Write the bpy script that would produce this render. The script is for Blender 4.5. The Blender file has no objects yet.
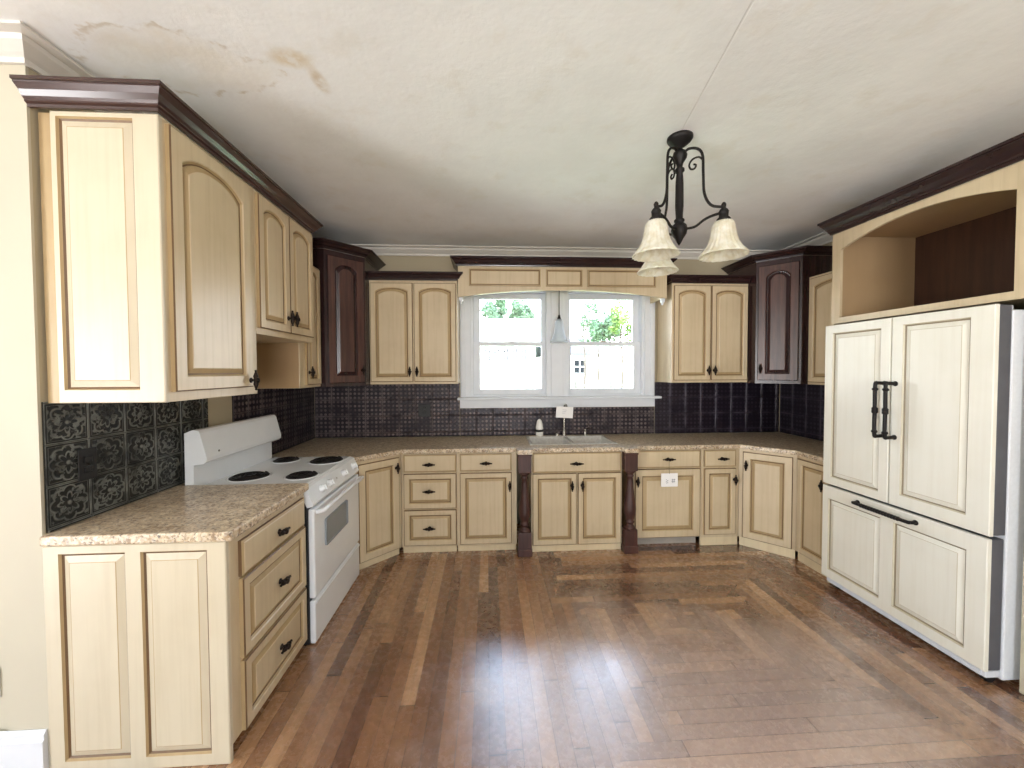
import bpy, bmesh, math, random
from mathutils import Vector, Matrix
PI = math.pi
random.seed(7)
sc = bpy.context.scene
col = sc.collection

# ------------------------------------------------------------------ materials
def srgb(r, g, b):
    f = lambda c: (c/255/12.92) if c/255 <= .04045 else ((c/255+.055)/1.055)**2.4
    return (f(r), f(g), f(b), 1)

class NT:
    """small helper to write node trees"""
    def __init__(s, name):
        s.m = bpy.data.materials.new(name); s.m.use_nodes = True
        s.t = s.m.node_tree; s.n = s.t.nodes; s.l = s.t.links
        s.b = s.n['Principled BSDF']; s.out = s.n['Material Output']
    def node(s, typ, **kw):
        n = s.n.new(typ)
        for k, v in kw.items(): setattr(n, k, v)
        return n
    def put(s, sock, v):
        if hasattr(v, 'is_output'): s.l.new(v, sock)
        else: sock.default_value = v
    def M(s, op, a, b=None, c=None, clamp=False):
        n = s.node('ShaderNodeMath', operation=op, use_clamp=clamp)
        s.put(n.inputs[0], a)
        if b is not None: s.put(n.inputs[1], b)
        if c is not None: s.put(n.inputs[2], c)
        return n.outputs[0]
    def ss(s, v, lo, hi):
        n = s.node('ShaderNodeMapRange', interpolation_type='SMOOTHSTEP')
        s.put(n.inputs[0], v); n.inputs[1].default_value = lo; n.inputs[2].default_value = hi
        return n.outputs[0]
    def coord(s, kind='Object'):
        return s.node('ShaderNodeTexCoord').outputs[kind]
    def xyz(s, v):
        n = s.node('ShaderNodeSeparateXYZ'); s.put(n.inputs[0], v); return n.outputs
    def comb(s, x, y, z):
        n = s.node('ShaderNodeCombineXYZ')
        for i, v in enumerate((x, y, z)): s.put(n.inputs[i], v)
        return n.outputs[0]
    def mapv(s, v, scale=(1, 1, 1), loc=(0, 0, 0)):
        n = s.node('ShaderNodeMapping'); s.put(n.inputs[0], v)
        n.inputs[1].default_value = loc; n.inputs[3].default_value = scale
        return n.outputs[0]
    def noise(s, v, scale, detail=4, rough=.55, out=0):
        n = s.node('ShaderNodeTexNoise'); s.put(n.inputs['Vector'], v)
        n.inputs['Scale'].default_value = scale; n.inputs['Detail'].default_value = detail
        n.inputs['Roughness'].default_value = rough
        return n.outputs[out]
    def voro(s, v, scale, feature='F1', out='Distance'):
        n = s.node('ShaderNodeTexVoronoi', feature=feature); s.put(n.inputs['Vector'], v)
        n.inputs['Scale'].default_value = scale
        return n.outputs[out]
    def white(s, v, dim='2D'):
        n = s.node('ShaderNodeTexWhiteNoise', noise_dimensions=dim); s.put(n.inputs['Vector'], v)
        return n.outputs['Value']
    def ramp(s, f, stops):
        n = s.node('ShaderNodeValToRGB'); s.put(n.inputs[0], f)
        e = n.color_ramp.elements
        while len(e) < len(stops): e.new(.5)
        for x, (p, c) in zip(e, stops): x.position = p; x.color = c
        return n.outputs[0]
    def mix(s, f, a, b, blend='MIX'):
        n = s.node('ShaderNodeMix', data_type='RGBA', blend_type=blend)
        s.put(n.inputs[0], f); s.put(n.inputs[6], a); s.put(n.inputs[7], b)
        return n.outputs[2]
    def bump(s, h, dist=.002, strength=1.0):
        n = s.node('ShaderNodeBump'); n.inputs['Strength'].default_value = strength
        n.inputs['Distance'].default_value = dist; s.put(n.inputs['Height'], h)
        s.l.new(n.outputs[0], s.b.inputs['Normal'])
    def set(s, **kw):
        for k, v in kw.items(): s.put(s.b.inputs[k.replace('_', ' ')], v)
        return s.m

def plain(name, c, rough=.5, metal=0, spec=.5, var=.06, scale=9):
    t = NT(name)
    v = t.noise(t.coord(), scale, 3)
    d = tuple(x*(1-var*2.2) for x in c[:3])+(1,)
    l = tuple(min(1, x*(1+var)) for x in c[:3])+(1,)
    t.set(Base_Color=t.ramp(v, [(.3, d), (.7, l)]), Roughness=rough, Metallic=metal)
    t.b.inputs['Specular IOR Level'].default_value = spec
    return t.m

def cream_mat(name, c, c2, rough=.34, streak=1.0):
    """brushed antique-glaze paint: cream with faint vertical brown brush streaks"""
    t = NT(name)
    o = t.coord()
    v = t.noise(t.mapv(o, (38, 38, 1.6)), 1.0, 5, .6)
    w = t.noise(o, 3.5, 3)
    f = t.M('ADD', t.M('MULTIPLY', t.ss(v, .40, .80), .38*streak), t.M('MULTIPLY', t.ss(w, .4, .75), .30), clamp=True)
    t.set(Base_Color=t.mix(f, c, c2), Roughness=rough)
    t.bump(v, .0006, .25)
    return t.m

CREAM = cream_mat('cream_glazed_paint', srgb(208, 190, 158), srgb(176, 155, 120))
CREAM_SIDE = cream_mat('cream_panel_paint', srgb(205, 194, 170), srgb(186, 173, 146))
FRIDGE_CREAM = cream_mat('pale_cream_paint', srgb(238, 236, 224), srgb(224, 219, 202), .36)
GLAZE = cream_mat('brown_antique_glaze', srgb(104, 78, 50), srgb(134, 104, 70), .5)
GLAZE_LIGHT = cream_mat('tan_antique_glaze', srgb(180, 156, 116), srgb(154, 128, 90), .45)
KICK = cream_mat('toe_board_paint', srgb(222, 205, 170), srgb(196, 174, 136), .45)
TAN = cream_mat('bare_tan_board', srgb(166, 138, 102), srgb(150, 122, 88), .7, .4)

def dark_wood(name, c1, c2, rough=.28):
    t = NT(name); o = t.coord()
    g = t.noise(t.mapv(o, (30, 30, 2.2)), 1.0, 6, .65)
    t.set(Base_Color=t.mix(t.ss(g, .3, .7), c1, c2), Roughness=rough)
    t.bump(g, .0006, .3)
    return t.m
WALNUT = dark_wood('walnut_stain', srgb(62, 40, 36), srgb(92, 62, 54), .3)
WALNUT_DEEP = dark_wood('espresso_stain', srgb(38, 23, 24), srgb(56, 34, 34), .26)
PILASTER = dark_wood('reddish_dark_stain', srgb(58, 33, 28), srgb(80, 48, 40), .45)
NICHE_BACK = dark_wood('dark_brown_panel', srgb(52, 33, 24), srgb(66, 42, 30), .35)

BRONZE = plain('oil_rubbed_bronze', srgb(40, 31, 26), .42, .75)
IRON = plain('black_wrought_iron', srgb(34, 31, 30), .5, .6)
WHITE_ENAMEL = plain('white_appliance_enamel', srgb(240, 244, 248), .22, var=.01)
WHITE_FRIDGE = plain('white_textured_steel', srgb(226, 230, 235), .45, var=.02, scale=60)
STEEL_EDGE = plain('grey_door_edge', srgb(96, 98, 106), .45, .3)
BLACK = plain('black_plastic', srgb(22, 21, 21), .45)
COIL = plain('black_burner_coil', srgb(26, 22, 22), .5, .3)
CHROME = plain('brushed_nickel', srgb(196, 192, 184), .25, .9, var=.02)
TRIM_WHITE = plain('white_trim_paint', srgb(222, 226, 232), .4, var=.015)
CROWN_WHITE = plain('off_white_crown_paint', srgb(222, 218, 210), .5, var=.02)
PAPER = plain('white_paper', srgb(244, 242, 240), .8, var=.01)
PENCIL = plain('grey_pencil', srgb(120, 124, 134), .8)
BOTTLE = plain('white_plastic', srgb(244, 242, 236), .35, var=.01)
WALL_PAINT = plain('cream_wall_paint', srgb(194, 187, 168), .6, var=.02, scale=2)
WALL_TAN = plain('khaki_wall_paint', srgb(176, 164, 138), .65, var=.03, scale=2)
PLATE = plain('ivory_plate', srgb(206, 204, 196), .4)
DARK_PLATE = plain('black_cover_plate', srgb(26, 26, 27), .38)

def floor_mat():
    t = NT('worn_oak_boards'); X, Y, _ = t.xyz(t.coord())
    W = .070
    def boards(a, b, seed):
        ia = t.M('FLOOR', t.M('DIVIDE', a, W))
        off = t.M('MULTIPLY', t.white(t.comb(ia, seed, 0)), 7.0)
        ib = t.M('FLOOR', t.M('DIVIDE', t.M('ADD', b, off), 1.5))
        rnd = t.white(t.comb(ia, t.M('ADD', ib, seed), 0))
        rnd2 = t.white(t.comb(t.M('ADD', ia, 31.7), t.M('ADD', ib, seed), 0))
        fa = t.M('FRACT', t.M('DIVIDE', a, W))
        fb = t.M('FRACT', t.M('DIVIDE', t.M('ADD', b, off), 1.5))
        ea = t.M('MINIMUM', fa, t.M('SUBTRACT', 1, fa))
        eb = t.M('MULTIPLY', t.M('MINIMUM', fb, t.M('SUBTRACT', 1, fb)), 12)
        gap = t.ss(t.M('MINIMUM', ea, eb), .0, .035)
        g = t.noise(t.comb(t.M('ADD', t.M('MULTIPLY', a, 46), t.M('MULTIPLY', rnd, 50)),
                           t.M('ADD', t.M('MULTIPLY', b, 2.6), t.M('MULTIPLY', rnd2, 20)), 0), 1, 6, .62)
        return rnd, rnd2, gap, g, ia
    A = boards(X, Y, 3.0)            # boards running away from the camera
    B = boards(Y, X, 11.0)           # boards running across
    ja = t.M('MULTIPLY', t.M('SUBTRACT', t.white(t.comb(A[4], 5.5, 0)), .5), .22)
    jb = t.M('MULTIPLY', t.M('SUBTRACT', t.white(t.comb(B[4], 8.5, 0)), .5), .26)
    Xj = t.M('ADD', X, jb); Yj = t.M('ADD', Y, ja)
    z1 = t.M('MULTIPLY', t.M('MULTIPLY', t.M('GREATER_THAN', Yj, 2.42), t.M('GREATER_THAN', Xj, .55)),
             t.M('GREATER_THAN', Y, t.M('ADD', Xj, .75)))
    lim = t.M('MAXIMUM', .6, t.M('ADD', .63, t.M('MULTIPLY', t.M('SUBTRACT', Y, 1.44), .62)))
    z2 = t.M('MULTIPLY', t.M('GREATER_THAN', Xj, lim),
             t.M('LESS_THAN', Yj, t.M('SUBTRACT', 2.06, t.M('MULTIPLY', t.M('SUBTRACT', X, 1.45), .85))))
    k = t.M('MAXIMUM', z1, z2)
    pick = lambda i: t.M('ADD', t.M('MULTIPLY', A[i], t.M('SUBTRACT', 1, k)), t.M('MULTIPLY', B[i], k))
    rnd, rnd2, gap, g = (pick(i) for i in range(4))
    base = t.ramp(rnd, [(0, srgb(92, 58, 40)), (.3, srgb(124, 84, 58)), (.62, srgb(152, 110, 78)), (1, srgb(192, 150, 112))])
    grain = t.mix(t.M('MULTIPLY', t.ss(g, .38, .70), .30), base, srgb(92, 62, 44))
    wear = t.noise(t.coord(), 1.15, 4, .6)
    wn = t.noise(t.mapv(t.coord(), (1, 1, 1)), 26, 4, .7)
    # boards turn paler and pinker towards the middle of the room
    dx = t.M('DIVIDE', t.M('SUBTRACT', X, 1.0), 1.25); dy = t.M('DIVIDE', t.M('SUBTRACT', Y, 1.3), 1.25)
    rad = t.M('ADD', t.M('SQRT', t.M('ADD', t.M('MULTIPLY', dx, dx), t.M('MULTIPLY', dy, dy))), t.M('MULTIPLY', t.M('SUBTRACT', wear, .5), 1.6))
    mid_pale = t.M('SUBTRACT', 1, t.ss(rad, .62, 1.12))
    grain = t.mix(t.M('MULTIPLY', mid_pale, .62), grain, srgb(204, 184, 174))
    grain = t.mix(t.M('MULTIPLY', t.ss(wear, .50, .70), .18), grain, srgb(176, 144, 118))
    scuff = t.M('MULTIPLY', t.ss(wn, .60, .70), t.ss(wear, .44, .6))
    grain = t.mix(t.M('MULTIPLY', t.M('MULTIPLY', scuff, mid_pale), .3), grain, srgb(206, 190, 176))
    c = t.mix(t.M('MULTIPLY', t.M('SUBTRACT', 1, gap), .8), grain, srgb(40, 26, 20))
    rough = t.M('ADD', .13, t.M('ADD', t.M('MULTIPLY', rnd2, .08), t.M('MULTIPLY', wn, .16)))
    t.set(Base_Color=c, Roughness=rough, Coat_Weight=1.0, Coat_IOR=1.75, Coat_Roughness=t.M('ADD', .19, t.M('MULTIPLY', wn, .16)))
    t.b.inputs['Specular IOR Level'].default_value = .6
    h = t.M('ADD', t.M('MULTIPLY', gap, .8), t.M('ADD', t.M('MULTIPLY', g, .25), t.M('MULTIPLY', wn, .35)))
    t.bump(h, .0010, .22)
    return t.m

def ceiling_mat():
    t = NT('stained_plaster'); o = t.coord(); X, Y, _ = t.xyz(o)
    n1 = t.noise(o, 1.6, 5, .6); n2 = t.noise(o, 14, 5, .65); n3 = t.noise(o, 5, 4, .6)
    base = t.mix(t.ss(n1, .35, .7), srgb(243, 245, 245), srgb(234, 236, 236))
    base = t.mix(t.M('MULTIPLY', t.ss(n3, .52, .72), .25), base, srgb(222, 216, 202))
    def blob(cx, cy, rx, ry, nz, amt):
        dx = t.M('DIVIDE', t.M('SUBTRACT', X, cx), rx); dy = t.M('DIVIDE', t.M('SUBTRACT', Y, cy), ry)
        r = t.M('SQRT', t.M('ADD', t.M('MULTIPLY', dx, dx), t.M('MULTIPLY', dy, dy)))
        r = t.M('ADD', r, t.M('MULTIPLY', t.M('SUBTRACT', nz, .5), amt))
        return r
    r1 = blob(-1.24, 1.62, .36, .17, n3, 1.3)
    base = t.mix(t.M('MULTIPLY', t.M('SUBTRACT', 1, t.ss(r1, .45, 1.1)), t.M('ADD', .12, t.M('MULTIPLY', t.ss(n1, .3, .7), .4))), base, srgb(222, 208, 174))
    ring = t.M('MULTIPLY', t.ss(r1, .82, .94), t.M('SUBTRACT', 1, t.ss(r1, .96, 1.04)))
    base = t.mix(t.M('MULTIPLY', t.M('MULTIPLY', ring, t.ss(n2, .42, .62)), .45), base, srgb(186, 168, 130))
    r2 = blob(-.76, 1.57, .10, .055, n2, 1.2)
    base = t.mix(t.M('MULTIPLY', t.M('SUBTRACT', 1, t.ss(r2, .3, 1.2)), t.M('ADD', .25, t.M('MULTIPLY', t.ss(n2, .35, .6), .5))), base, srgb(208, 188, 146))
    r3 = blob(-.70, 1.68, .035, .09, n2, 1.0)
    base = t.mix(t.M('MULTIPLY', t.M('SUBTRACT', 1, t.ss(r3, .3, 1.2)), t.M('ADD', .2, t.M('MULTIPLY', t.ss(n2, .35, .6), .45))), base, srgb(196, 174, 132))
    # seam that runs from behind the camera to the lamp
    d = t.M('ABSOLUTE', t.M('SUBTRACT', X, t.M('ADD', .78, t.M('MULTIPLY', t.M('SUBTRACT', Y, .6), .165))))
    seam = t.M('MULTIPLY', t.M('SUBTRACT', 1, t.ss(d, .002, .006)), t.M('LESS_THAN', Y, 1.95))
    base = t.mix(t.M('MULTIPLY', seam, .2), base, srgb(186, 182, 176))
    t.set(Base_Color=base, Roughness=.75)
    h = t.M('ADD', t.M('MULTIPLY', n2, .6), t.M('ADD', t.M('MULTIPLY', n3, 1.6), t.M('MULTIPLY', seam, -.6)))
    t.bump(h, .008, .30)
    return t.m

def granite_mat():
    t = NT('beige_granite'); o = t.coord()
    a = t.noise(o, 24, 5, .7); b = t.voro(o, 105, out='Color'); bx = t.xyz(b)
    cells = t.ramp(bx[0], [(0, srgb(84, 66, 54)), (.13, srgb(150, 122, 92)), (.34, srgb(200, 178, 144)),
                           (.62, srgb(220, 202, 172)), (.84, srgb(238, 226, 206)), (1, srgb(176, 170, 162))])
    vein = t.mix(t.ss(a, .36, .68), srgb(150, 122, 92), srgb(232, 218, 192))
    c = t.mix(.48, cells, vein)
    dk = t.noise(o, 58, 4, .7)
    c = t.mix(t.M('MULTIPLY', t.ss(dk, .57, .65), .8), c, srgb(58, 46, 42))
    t.set(Base_Color=c, Roughness=.30)
    t.bump(dk, .0002, .1)
    return t.m

def tin_mat(name, s, small, dark, light, rough=.36):
    """pressed tin squares; object space x and z lie in the sheet"""
    t = NT(name); X, Y, Z = t.xyz(t.coord())
    u = t.M('DIVIDE', X, s); v = t.M('DIVIDE', Z, s)
    fu = t.M('SUBTRACT', t.M('FRACT', u), .5); fv = t.M('SUBTRACT', t.M('FRACT', v), .5)
    au = t.M('ABSOLUTE', fu); av = t.M('ABSOLUTE', fv)
    e = t.M('MAXIMUM', au, av)
    ridge = t.M('MULTIPLY', t.ss(e, .462, .485), t.M('SUBTRACT', 1, t.M('MULTIPLY', t.ss(e, .488, .5), 1.4)))
    line = t.ss(t.M('ABSOLUTE', t.M('SUBTRACT', e, .43)), .012, .0)
    if small:
        k = 4.0
        gu = t.M('SUBTRACT', t.M('FRACT', t.M('MULTIPLY', u, k)), .5); gv = t.M('SUBTRACT', t.M('FRACT', t.M('MULTIPLY', v, k)), .5)
        rr = t.M('SQRT', t.M('ADD', t.M('MULTIPLY', gu, gu), t.M('MULTIPLY', gv, gv)))
        orn = t.M('MULTIPLY', t.M('MULTIPLY', t.ss(rr, .38, .22), t.M('LESS_THAN', e, .46)), small)
    else:
        r = t.M('SQRT', t.M('ADD', t.M('MULTIPLY', fu, fu), t.M('MULTIPLY', fv, fv)))
        th = t.M('ARCTAN2', fv, fu)
        pet = t.M('ABSOLUTE', t.M('COSINE', t.M('MULTIPLY', th, 4)))
        o1 = t.ss(t.M('ABSOLUTE', t.M('SUBTRACT', r, t.M('ADD', .14, t.M('MULTIPLY', pet, .12)))), .045, .0)
        o2 = t.ss(t.M('ABSOLUTE', t.M('SUBTRACT', r, t.M('ADD', .36, t.M('MULTIPLY', pet, .08)))), .045, .0)
        o3 = t.ss(r, .07, .03)
        scr = t.noise(t.coord(), 44, 2, .5)
        orn = t.M('MAXIMUM', t.M('MAXIMUM', o1, o2), t.M('MAXIMUM', o3, t.M('MULTIPLY', t.ss(scr, .54, .62), .8)))
        orn = t.M('MULTIPLY', orn, t.M('LESS_THAN', e, .44))
    h = t.M('MAXIMUM', t.M('MULTIPLY', orn, .75), t.M('MAXIMUM', ridge, t.M('MULTIPLY', line, .5)))
    glint_mask = t.noise(t.coord(), 7, 4, .6)
    c = t.mix(t.M('MULTIPLY', h, t.ss(glint_mask, .3, .62)), dark, light)   # glints on the raised pattern painted in as a lighter colour
    t.set(Base_Color=c, Roughness=rough, Metallic=.25)
    t.bump(h, .004, .8)
    return t.m

def glass_mat(name, tint, rough=.0):
    t = NT(name)
    tr = t.node('ShaderNodeBsdfTransparent'); tr.inputs[0].default_value = tint
    gl = t.node('ShaderNodeBsdfGlossy'); gl.inputs[1].default_value = rough
    fr = t.node('ShaderNodeFresnel'); fr.inputs[0].default_value = 1.45
    mx = t.node('ShaderNodeMixShader')
    t.l.new(fr.outputs[0], mx.inputs[0]); t.l.new(tr.outputs[0], mx.inputs[1]); t.l.new(gl.outputs[0], mx.inputs[2])
    t.l.new(mx.outputs[0], t.out.inputs[0])
    return t.m

def alabaster_mat():
    t = NT('ribbed_alabaster_glass')
    n = t.noise(t.coord(), 26, 4, .65)
    c = t.mix(t.ss(n, .35, .7), srgb(250, 248, 238), srgb(234, 228, 206))
    df = t.node('ShaderNodeBsdfDiffuse'); t.put(df.inputs[0], c)
    tl = t.node('ShaderNodeBsdfTranslucent'); t.put(tl.inputs[0], c)
    gl = t.node('ShaderNodeBsdfGlossy'); gl.inputs[1].default_value = .18
    m1 = t.node('ShaderNodeMixShader'); m1.inputs[0].default_value = .45
    m2 = t.node('ShaderNodeMixShader'); m2.inputs[0].default_value = .06
    t.l.new(df.outputs[0], m1.inputs[1]); t.l.new(tl.outputs[0], m1.inputs[2])
    t.l.new(m1.outputs[0], m2.inputs[1]); t.l.new(gl.outputs[0], m2.inputs[2])
    t.l.new(m2.outputs[0], t.out.inputs[0])
    return t.m

def mottled(name, c1, c2, scale, rough=.8):
    t = NT(name); v = t.noise(t.coord(), scale, 5, .65)
    t.set(Base_Color=t.mix(t.ss(v, .35, .65), c1, c2), Roughness=rough)
    return t.m

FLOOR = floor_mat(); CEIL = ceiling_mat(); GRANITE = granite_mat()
TIN_FLORAL = tin_mat('floral_pressed_tin', .165, False, srgb(28, 30, 28), srgb(150, 152, 144))
TIN_DOTS = tin_mat('dotted_pressed_tin', .165, 1.0, srgb(36, 29, 38), srgb(128, 114, 112))
PANE = glass_mat('window_glass', (1, 1, 1, 1))
CLEAR = glass_mat('clear_shade_glass', (.93, .95, .97, 1), .05)
ALABASTER = alabaster_mat()

# ------------------------------------------------------------------ mesh helpers
def new(): return bmesh.new()
def obj(name, bm, mats, parent=None, loc=(0, 0, 0), rotz=0, smooth=False):
    bmesh.ops.recalc_face_normals(bm, faces=bm.faces[:])
    me = bpy.data.meshes.new(name); bm.to_mesh(me); bm.free()
    for m in (mats if isinstance(mats, (list, tuple)) else [mats]): me.materials.append(m)
    if smooth:
        for p in me.polygons: p.use_smooth = True
    o = bpy.data.objects.new(name, me); col.objects.link(o)
    o.parent = parent; o.location = loc; o.rotation_euler = (0, 0, rotz)
    return o
def tag(o, label=None, cat=None, group=None, kind=None):
    if label: o['label'] = label
    if cat: o['category'] = cat
    if group: o['group'] = group
    if kind: o['kind'] = kind
    return o
def thing(name, label, cat, loc=(0, 0, 0), rotz=0, group=None, kind=None):
    o = bpy.data.objects.new(name, None); col.objects.link(o); o.empty_display_size = .05
    o.location = loc; o.rotation_euler = (0, 0, rotz)
    return tag(o, label, cat, group, kind)
def struct(name, bm, mats, **kw):
    o = obj(name, bm, mats, **kw); o['kind'] = 'structure'; return o

def box(bm, x0, x1, y0, y1, z0, z1, bev=0, mi=0, seg=2):
    vs = [bm.verts.new(p) for p in ((x0, y0, z0), (x1, y0, z0), (x1, y1, z0), (x0, y1, z0), (x0, y0, z1), (x1, y0, z1), (x1, y1, z1), (x0, y1, z1))]
    fs = [bm.faces.new([vs[i] for i in f]) for f in ((3, 2, 1, 0), (4, 5, 6, 7), (0, 1, 5, 4), (1, 2, 6, 5), (2, 3, 7, 6), (3, 0, 4, 7))]
    for f in fs: f.material_index = mi
    if bev:
        es = {e for f in fs for e in f.edges}
        r = bmesh.ops.bevel(bm, geom=list(es), offset=bev, segments=seg, affect='EDGES', profile=.5)
        for f in r['faces']: f.material_index = mi
    return vs
def prism(bm, pts, z0, z1, mi=0):
    a = [bm.verts.new((x, y, z0)) for x, y in pts]; b = [bm.verts.new((x, y, z1)) for x, y in pts]
    n = len(pts); fs = [bm.faces.new(a[::-1]), bm.faces.new(b)]
    for i in range(n): fs.append(bm.faces.new((a[i], a[(i+1) % n], b[(i+1) % n], b[i])))
    for f in fs: f.material_index = mi
    return fs
def rings(bm, rs, mats=None, cap0=True, cap1=True, closed=True):
    """skin a list of equal-length point rings"""
    R = [[bm.verts.new(p) for p in r] for r in rs]; n = len(R[0])
    for k in range(len(R)-1):
        for i in range(n if closed else n-1):
            f = bm.faces.new((R[k][i], R[k][(i+1) % n], R[k+1][(i+1) % n], R[k+1][i]))
            f.material_index = mats[k] if mats else 0
    if cap0: bm.faces.new(R[0][::-1]).material_index = mats[0] if mats else 0
    if cap1: bm.faces.new(R[-1]).material_index = mats[-1] if mats else 0
    return R
def lathe(bm, prof, segs=16, mat=Matrix(), mats=None, rib=None):
    rs = []
    for r, z in prof:
        ring = []
        for i in range(segs):
            a = 2*PI*i/segs; rr = max(r, 1e-4)
            if rib: rr *= rib(a, z)
            ring.append(mat @ Vector((rr*math.cos(a), rr*math.sin(a), z)))
        rs.append(ring)
    rings(bm, rs, mats)
def tube(bm, pts, r, segs=8, mi=0):
    pts = [Vector(p) for p in pts]; n = len(pts)
    rad = r if isinstance(r, (list, tuple)) else [r]*n
    up = None; rs = []
    for i, p in enumerate(pts):
        d = (pts[min(i+1, n-1)]-pts[max(i-1, 0)]).normalized()
        if up is None: up = d.orthogonal().normalized()
        up = (up-d*up.dot(d)).normalized(); s = d.cross(up)
        rs.append([p+(up*math.cos(2*PI*k/segs)+s*math.sin(2*PI*k/segs))*rad[i] for k in range(segs)])
    rings(bm, rs, [mi]*(n-1))
def smooth_path(ctrl, n=8):
    P = [Vector(p) for p in ctrl]; P = [P[0]*2-P[1]]+P+[P[-1]*2-P[-2]]; out = []
    for i in range(1, len(P)-2):
        a, b, c, d = P[i-1:i+3]
        for k in range(n):
            t = k/n
            out.append(.5*((2*b)+(c-a)*t+(2*a-5*b+4*c-d)*t*t+(3*b-a-3*c+d)*t**3))
    out.append(P[-2]); return out
def sweep(bm, path, prof, mi=0):
    """profile (offset to the right of travel, z) along a plan polyline with mitred corners; prof is a closed loop"""
    P = [Vector((x, y)) for x, y in path]; n = len(P); rs = []
    for i in range(n):
        d0 = (P[i]-P[i-1]).normalized() if i else None
        d1 = (P[i+1]-P[i]).normalized() if i < n-1 else None
        if d0 is None: d0 = d1
        if d1 is None: d1 = d0
        n0 = Vector((d0.y, -d0.x)); n1 = Vector((d1.y, -d1.x))
        m = (n0+n1).normalized(); m = m/max(.2, m.dot(n0))
        rs.append([(P[i].x+m.x*o, P[i].y+m.y*o, z) for o, z in prof])
    rings(bm, rs, [mi]*(n-1))
def ball(bm, c, r, segs=10):
    bmesh.ops.create_uvsphere(bm, u_segments=segs, v_segments=max(6, segs//2+2), radius=r, matrix=Matrix.Translation(c))

# ---- cabinet fronts ------------------------------------------------------
NARC = 14
def outline(x0, z0, w, h, ins, y, arch=0.0, drop=.045):
    """closed loop of the field; arch=1 bows the top edge"""
    L, Rr, B, T = x0+ins, x0+w-ins, z0+ins, z0+h-ins
    pts = [(L, y, B), (Rr, y, B)]
    for i in range(NARC+1):
        t = i/NARC; x = Rr+(L-Rr)*t
        s = 2*t-1
        pts.append((x, y, T-arch*drop*(abs(s)**2.6)))
    return pts
def raised(bm, x0, z0, w, h, t=.02, fw=.055, arch=0., y=0., drop=.045, raise_=.03):
    """frame-and-raised-panel front; material slots 0 paint, 1 dark glaze, 2 light glaze"""
    o = lambda ins, dep, a=0.: outline(x0, z0, w, h, ins, y-dep, a*arch, drop)
    rs = [o(0, 0), o(0, t-.004), o(.005, t), o(fw-.004, t, 1), o(fw, t-.004, 1), o(fw+.006, t-.012, 1), o(fw+.011, t-.013, 1), o(fw+.011+raise_, t-.004, 1), o(fw+.015+raise_, t-.002, 1)]
    rings(bm, rs, [2, 1, 0, 0, 2, 1, 2, 0], cap0=True, cap1=False)
    last = [bm.verts.new(p) for p in rs[-1]]
    bm.faces.new(last).material_index = 0
def slab(bm, x0, z0, w, h, t=.02, y=0.):
    o = lambda ins, dep: outline(x0, z0, w, h, ins, y-dep)
    rs = [o(0, 0), o(0, t-.006), o(.010, t-.002), o(.014, t)]
    rings(bm, rs, [1, 2, 0], cap0=True, cap1=False)
    bm.faces.new([bm.verts.new(p) for p in rs[-1]]).material_index = 0
def handle_mesh(bm, x, z, y, orient='v', L=.10):
    """bronze leaf-shaped pull: spindle on a round rosette and post"""
    ax = Vector((1, 0, 0)) if orient == 'h' else Vector((0, 0, 1))
    rot = ax.to_track_quat('Z', 'Y').to_matrix().to_4x4()
    M = Matrix.Translation((x, y-.026, z)) @ rot
    h = L/2
    lathe(bm, [(0, -h), (.0065, -h+.005), (.0045, -h+.011), (.006, -h*.72), (.0125, -h*.38), (.0095, -h*.16), (.0140, 0), (.0095, h*.16), (.0125, h*.38), (.006, h*.72), (.0045, h-.011), (.0065, h-.005), (0, h)], 10, M)
    R = Matrix.Translation((x, y, z)) @ Matrix.Rotation(PI/2, 4, 'X')
    lathe(bm, [(0, 0), (.014, 0), (.014, .003), (.007, .007), (.007, .020), (.013, .032), (.013, .040), (0, .045)], 12, R)

CABM = [CREAM, GLAZE, GLAZE_LIGHT]
DARKM = [WALNUT, WALNUT_DEEP, WALNUT_DEEP]
def cabinet(name, label, cat, loc, rotz, w, h, d, fronts, toe=0, group=None, mats=None, poly=None, z0=None, kick=True, body_mat=None, flush_kick=0.03):
    """fronts: (kind, x, z, w, h, dict). Local frame: x along the front, -y outwards, z up."""
    mats = mats or CABM
    t = thing(name, label, cat, loc, rotz, group)
    b = new()
    if poly:
        Ri = Matrix.Rotation(-rotz, 2); L = Vector(loc[:2])
        prism(b, [tuple(Ri @ (Vector(p)-L)) for p in poly], toe, h)
    else:
        box(b, 0, w, 0, d, toe, h, .002)
    obj('body', b, body_mat or mats[0], t)
    if toe and kick:
        b = new(); box(b, .004, w-.004, flush_kick, flush_kick+.02, .001, toe, .002); obj('toe_kick', b, KICK, t)
    for f in fronts:
        kind, x, z, fw_, fh = f[:5]; k = f[5] if len(f) > 5 else {}
        b = new()
        if k.get('flat'): slab(b, x, z, fw_, fh)
        else: raised(b, x, z, fw_, fh, arch=k.get('arch', 0), fw=k.get('fw', .044), drop=k.get('drop', .045), raise_=k.get('raise', .020))
        o = obj(kind, b, mats, t)
        if 'hx' in k:
            hb = new(); handle_mesh(hb, k['hx'], k['hz'], -.02, k.get('o', 'v'), k.get('L', .095))
            obj('handle', hb, BRONZE, o, smooth=True)
    return t

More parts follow.
